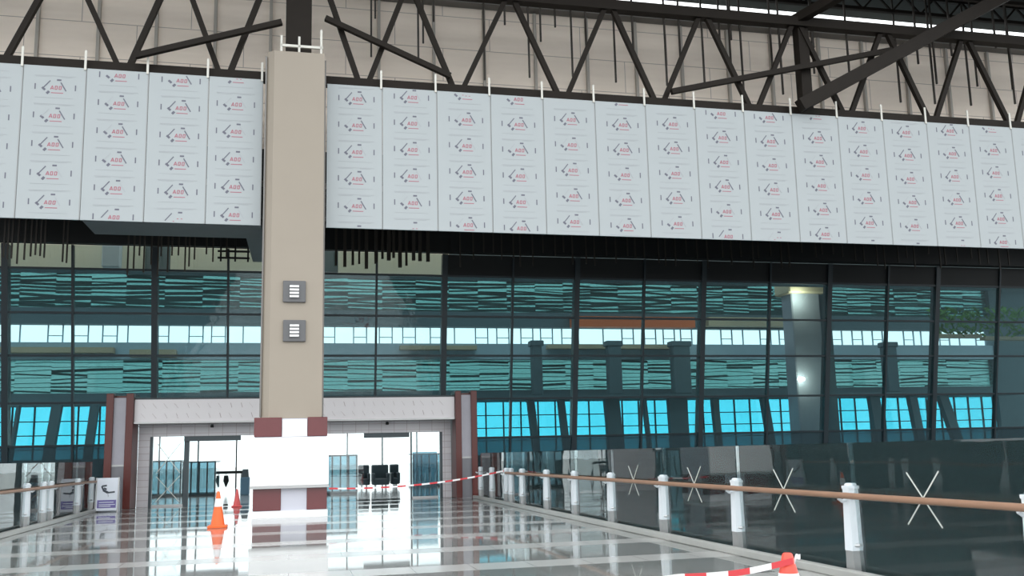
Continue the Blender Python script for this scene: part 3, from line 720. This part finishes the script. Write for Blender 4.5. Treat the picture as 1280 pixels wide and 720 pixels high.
# ------------------------------------------------------------------ INSIDE THE HALL
def booth(x0, x1, ytop, d, depth, lb):
    ua, ub = U(x0,d,590), U(x1,d,590); zt = Z(x0,ytop,d)
    t = thing('glass_booth', wpt((ua+ub)/2, d, 0), lb, 'booth', 'blue glass booths in the hall')
    MB().box(ua, ub, d, d+depth, .1, zt-.06).build('glazing', M['booth'], t, True)
    MB().box(ua-.03, ub+.03, d-.03, d+depth+.03, 0, .1).build('plinth', M['darkframe'], t, True)
    MB().box(ua-.03, ub+.03, d-.03, d+depth+.03, zt-.06, zt).build('head_rail', M['darkframe'], t, True)
    n = 4
    for k in range(n+1):
        u = ua+(ub-ua)*k/n; MB().box(u-.03, u+.03, d-.04, d+.02, .1, zt-.06).build('upright', M['darkframe'], t, True)
booth(229, 269, 577, 41.0, 2.0, 'blue glass booth seen inside through the left doorway')
booth(190, 226, 576, 41.3, 1.5, 'blue glass booth behind the taped leaf of the left doorway')
booth(405, 446, 569, 38.0, 1.4, 'blue glass booth seen inside behind the right doorway')
booth(517, 556, 567, 43.0, 2.0, 'blue glass booth at the right end behind the right doorway')
def hall_seat(x0, x1, ytop, d, lb):
    ua, ub = U(x0,d,590), U(x1,d,590)
    t = thing('lounge_seat', wpt((ua+ub)/2, d, 0), lb, 'seat', 'dark seats in the hall')
    MB().bevbox(ua, ub, d-.4, d+.4, .18, .48, .04).build('cushion', M['seat'], t, True)
    MB().bevbox(ua, ub, d+.25, d+.5, .35, .35+.75, .04).build('backrest', M['seat'], t, True)
    for u in (ua+.06, ub-.06): MB().bevbox(u-.07, u+.07, d-.4, d+.45, .3, .72, .03).build('armrest', M['seat'], t, True)
    for u in (ua+.15, ub-.15): MB().box(u-.03, u+.03, d-.3, d+.35, 0, .18).build('leg', M['alu'], t, True)
hall_seat(448, 462, 577, 44.0, 'dark armchair at the left of the seating inside the right doorway')
hall_seat(465, 486, 577, 43.6, 'dark two-seat sofa in the middle of the seating inside')
hall_seat(488, 499, 577, 44.2, 'narrow dark armchair at the right of the seating inside')
# gate bar with a hanging sign, seen through the left doorway
d = 44.4; ua, ub = U(271,d,590), U(303,d,590); zb = Z(285,590.5,d)
t = thing('gate_bar', wpt((ua+ub)/2, d, 0), 'dark overhead gate bar on two posts inside the left doorway', 'gate')
MB().box(ua, ub, d-.05, d+.05, zb-.06, zb+.06).build('bar', M['dark'], t, True)
for u in (ua+.04, ub-.04): MB().box(u-.03, u+.03, d-.04, d+.04, 0, zb-.06).build('upright', M['alu'], t, True)
u = (ua+ub)/2-.15
MB().box(u-.01, u+.01, d-.01, d+.01, zb-.14, zb-.06).build('hook', M['dark'], t, True)
MB().prism([(u-.09,zb-.14),(u+.09,zb-.14),(u+.13,zb-.38),(u+.02,zb-.66),(u-.02,zb-.66),(u-.12,zb-.38)], d-.03, d+.03).build('hanging_tag', M['dark'], t, True)
d = 41.0; ua, ub = U(301,d,600), U(312,d,600)
t = thing('service_kiosk', wpt((ua+ub)/2, d, 0), 'low blue kiosk inside the left doorway beside the white board', 'kiosk')
MB().bevbox(ua, ub, d-.25, d+.25, 0, .75, .03).build('cabinet', M['kiosk'], t, True)
MB().hexa([(ua+.04,d-.22,.75),(ub-.04,d-.22,.75),(ub-.04,d+.2,.75),(ua+.04,d+.2,.75)],[(ua+.07,d+.0,1.08),(ub-.07,d+.0,1.08),(ub-.07,d+.15,1.08),(ua+.07,d+.15,1.08)]).build('screen_head', M['seat'], t, True)

# ------------------------------------------------------------------ RAILINGS
RX, LX = 6.34, -5.95
def kerb(x, sgn, name_side):
    y0, y1 = -13.9, 31.3
    a = sorted((x-sgn*.2, x-sgn*.08))
    o = MB().bevbox(a[0],a[1],y0,y1,0,.10,.012).build('kerb_stone', M['kerb'], None); tag(o, 'grey granite kerb along the %s edge of the bridge floor' % name_side, 'kerb')
kerb(RX, 1, 'right'); kerb(LX, -1, 'left')
def railing(side, xr, sgn, ys, h0, h1, ycross, films):
    R_ = thing('glass_railing', (xr, (ys[0]+ys[-1])/2, 0), 'clear glass railing with white posts and brown handrail along the %s edge of the bridge' % side, 'railing', 'bridge railings')
    x = lambda v: v*sgn
    for y in ys:
        o = Vector((xr, y, 0))
        def P(v): return [Vector(q)+o for q in v]
        p_ = MB().hexa(P([(x(.03),-.075,.30),(x(-.06),-.075,.30),(x(-.06),.075,.30),(x(.03),.075,.30)]), P([(x(.035),-.06,1.0),(x(-.045),-.06,1.0),(x(-.045),.06,1.0),(x(.035),.06,1.0)])).build('railing_post', M['post'], R_)
        MB().hexa(P([(x(.03),-.09,.03),(x(-.05),-.09,.03),(x(-.05),.09,.03),(x(.03),.09,.03)]),P([(x(.03),-.07,.30),(x(-.055),-.07,.30),(x(-.055),.07,.30),(x(.03),.07,.30)])).build('foot', M['alu'], p_)
        MB().box(o.x-.05, o.x+.05, o.y-.07, o.y+.07, o.z+1.0, o.z+1.035).lathe([(.045,0),(.05,.015),(.03,.03)],12,0,(o.x,o.y,o.z+1.035)).build('cap', M['post'], p_)
        MB().tube([o+Vector((x(-.04),0,.88)),o+Vector((x(-.10),0,.86)),o+Vector((x(-.145),0,.895))], .02).build('handrail_bracket', M['post'], p_)
        for z in (.90, .36):
            for dy in (-.085,.085):
                MB().tube([o+Vector((x(-.03),dy*.6,z)),o+Vector((x(.03),dy,z))], .022).build('glass_clamp', M['steelrail'], p_)
    hx = xr-sgn*.145
    h_ = MB().tube([(hx,h0+(h1-h0)*k/30,.93) for k in range(31)], .036, 12).build('handrail', M['wood'], R_)
    for y in (h0,h1): MB().tube([(hx,y-.015,.93),(hx,y+.015,.93)], .038, 12).build('end_cap', M['steelrail'], h_)
    b = sorted((xr+sgn*.06, xr+sgn*.12))
    MB().box(b[0],b[1],ys[-1],31.3,0,.16).box(min(xr-sgn*.05,xr+sgn*.06),max(xr-sgn*.05,xr+sgn*.06),ys[-1],31.3,0,.03).build('base_channel', M['steelrail'], R_)
    gx = xr+sgn*.035; sx = -.012*sgn
    for i in range(len(ys)-1):
        y0, y1 = sorted((ys[i], ys[i+1])); y0 += .012; y1 -= .012
        if y1-y0 < .3: continue
        g_ = MB().box(gx-.006, gx+.006, y0, y1, .05, 1.53).build('glass_pane', M['rail_glass'], R_)
        if i in ycross:
            yc = (y0+y1)/2+.1; r = .27
            MB().beam((gx+sx,yc-r,1.22),(gx+sx,yc+r,.66),.005,.014).beam((gx+sx,yc-r*.95,.66),(gx+sx,yc+r*.85,1.20),.005,.014).build('tape_cross', M['masking'], g_)
        if i in films:
            f_ = films[i]
            MB().box(gx+sx*1.3-.002, gx+sx*1.3+.002, f_[0], f_[1], f_[2], 1.52).build('film_sheet', M['film_sheet'], g_)
railing('right', RX, 1, [31.0,29.2,27.15,26.55,25.2,22.66,20.27,17.8,15.1,12.38,9.56,6.85,4.1,1.4], 2.0, 26.5, (7,8,9,10,11), {})
railing('left', LX, -1, [31.0,29.05,25.9,25.2,23.7,21.0,18.3,15.6], 14.0, 31.0, (), {})

# ------------------------------------------------------------------ SMALL THINGS
def cone(name, loc, h, r, body, stripe, lb):
    t = thing(name, loc, lb, 'traffic cone', 'traffic cones')
    o = loc; b = r*1.35
    MB().bevbox(o[0]-b, o[0]+b, o[1]-b, o[1]+b, o[2], o[2]+.05*h/.75, .012).build('base', body, t)
    z0 = .04*h/.75; zs, ze = h*.58, h*.80
    R_ = lambda z: r+(r*.2-r)*(z-z0)/(h-z0)
    MB().lathe([(R_(z0),z0),(R_(zs),zs)],24,0,o).build('body', body, t)
    MB().lathe([(R_(zs)+.002,zs),(R_(ze)+.002,ze)],24,0,o).build('reflective_sleeve', stripe, t)
    MB().lathe([(R_(ze),ze),(R_(h),h-.01),(R_(h)*.7,h)],24,0,o).build('tip', body, t)
    return t
p = onz(272,659.5); cone('traffic_cone', (p.x,p.y,0), .80, .155, M['cone'], M['white'], 'bright orange traffic cone on the floor left of the beige column')
p = onz(296,633.5); cone('traffic_cone', (p.x,p.y,0), .56, .12, M['cone_pink'], M['cone_pink'], 'faded red cone standing in the left doorway')
p = onz(984,691,.72); cpos = p
cone('traffic_cone', (p.x,p.y,0), .72, .19, M['cone_red'], M['white'], 'red and white traffic cone at the bottom edge with tape tied on')
def ribbon(name, pts, wdt, rep, lb, mt, twist=None):
    me = bpy.data.meshes.new(name); bm = bmesh.new(); uvl = bm.loops.layers.uv.new('uv')
    L_ = 0; rows_ = []
    for i, q in enumerate(pts):
        q = Vector(q)
        if i: L_ += (q-Vector(pts[i-1])).length
        d = (Vector(pts[min(i+1,len(pts)-1)])-Vector(pts[max(i-1,0)])).normalized()
        side = d.cross(Vector((0,0,1))).normalized()*.002
        up = Vector((0,0,wdt/2))
        rows_.append((L_, [bm.verts.new(q-up-side), bm.verts.new(q+up-side), bm.verts.new(q+up+side), bm.verts.new(q-up+side)]))
    for (l0,a),(l1,b) in zip(rows_, rows_[1:]):
        for k in range(4):
            f = bm.faces.new((a[k],a[(k+1)%4],b[(k+1)%4],b[k]))
            for lp, l in zip(f.loops, (l0,l0,l1,l1)): lp[uvl].uv = (l/rep, 0)
    for _, a in (rows_[0], rows_[-1]): bm.faces.new(a)
    bmesh.ops.recalc_face_normals(bm, faces=bm.faces)
    bm.to_mesh(me); bm.free(); me.materials.append(mt)
    o = bpy.data.objects.new(name, me); col.objects.link(o)
    return tag(o, lb, 'barrier tape')
# tape from the column foot to a post of the right railing
a_ = wpt(b1+.05, bd0-.03, .70); b_ = Vector((RX-.2, 26.5, .99)); mid = []
for k in range(25):
    f = k/24; q = a_.lerp(b_, f); q.z -= .16*4*f*(1-f)*(.9); mid.append(q)
ribbon('barrier_tape', mid, .045, .5, 'red and white barrier tape sagging from the column foot to the right railing', M['tape'])
a_ = onz(1000,692,.70); b_ = onz(858,718,.62)
c0 = Vector((cpos.x, cpos.y-.075, .67))
dirv = (onz(850,721,.55)-c0); pts = []
for k in range(24):
    f = k/23*2.6; q = c0+dirv*f; q.z = .67+ (dirv.z)*f - .03*math.sin(min(f,1)*3.14); pts.append(q)
pts = [q for q in pts if q.z > .1]
ribbon('barrier_tape', pts, .045, .32, 'red and white barrier tape tied to the cone at the bottom edge', M['tape'])
e0 = Vector((cpos.x+.02, cpos.y-.06, .66)); e1 = onz(1000,692,.725)
ribbon('tape_end', [e0.lerp(e1,k/5)+Vector((0,0,.02*math.sin(k))) for k in range(6)], .035, 5.0, 'loose white tape end sticking up behind the bottom cone', M['white'])
bpy.data.objects['tape_end']['category'] = 'tape'

# standing sign on the left
p = onz(132.5,640)
sw = .68; sh = 1.03
t = thing('floor_sign', (p.x,p.y,0), 'white standing floor sign with a dark figure and purple foot beside the left railing', 'sign')
o = Vector((p.x,p.y,0)); ang = -.05
def lf(x, y, z): return o+Vector((x, y+z*.10, z))
def sheet(m_, x0, x1, z0, z1, y0, y1):
    m_.hexa([lf(x0,y0,z0),lf(x1,y0,z0),lf(x1,y1,z0),lf(x0,y1,z0)],[lf(x0,y0,z1),lf(x1,y0,z1),lf(x1,y1,z1),lf(x0,y1,z1)]); return m_
sheet(MB(), -sw/2, sw/2, .04, sh, 0, .03).build('front_panel', M['signwhite'], t)
sheet(MB(), -sw/2+.07, sw/2-.07, .12, .36, -.004, 0).build('purple_block', M['purple'], t)
f = MB()
for (x0,z0,x1,z1,th) in ((-.16,.78,-.02,.80,.05),(-.17,.78,-.12,.66,.06),(-.12,.66,.02,.58,.07),(.02,.58,.22,.60,.05),(.02,.58,.04,.46,.04),(-.1,.72,-.02,.68,.05)):
    f.beam(lf(x0,-.003,z0),lf(x1,-.003,z1),.004,th)
f.build('pictogram', M['signdark'], t)
l = MB()
for z, x1 in ((.29,.2),(.22,.24),(.17,.12)): l.beam(lf(-.22,-.006,z),lf(x1,-.006,z),.003,.022)
l.build('print_lines', M['signwhite'], t)
MB().hexa([o+Vector((-sw/2,.30,.0)),o+Vector((sw/2,.30,.0)),o+Vector((sw/2,.33,.0)),o+Vector((-sw/2,.33,.0))],[lf(-sw/2,.03,sh),lf(sw/2,.03,sh),lf(sw/2,.05,sh),lf(-sw/2,.05,sh)]).build('back_panel', M['signwhite'], t)
for x in (-sw/2, sw/2-.04): MB().hexa([lf(x,-.02,0),lf(x+.04,-.02,0),lf(x+.04,.04,0),lf(x,.04,0)],[lf(x,-.012,sh+.01),lf(x+.04,-.012,sh+.01),lf(x+.04,.04,sh+.01),lf(x,.04,sh+.01)]).build('frame_side', M['alu'], t)

# small bollard lights at the railing end by the right pylon
for o_ in scene.objects:
    if '_o' in o_: del o_['_o']
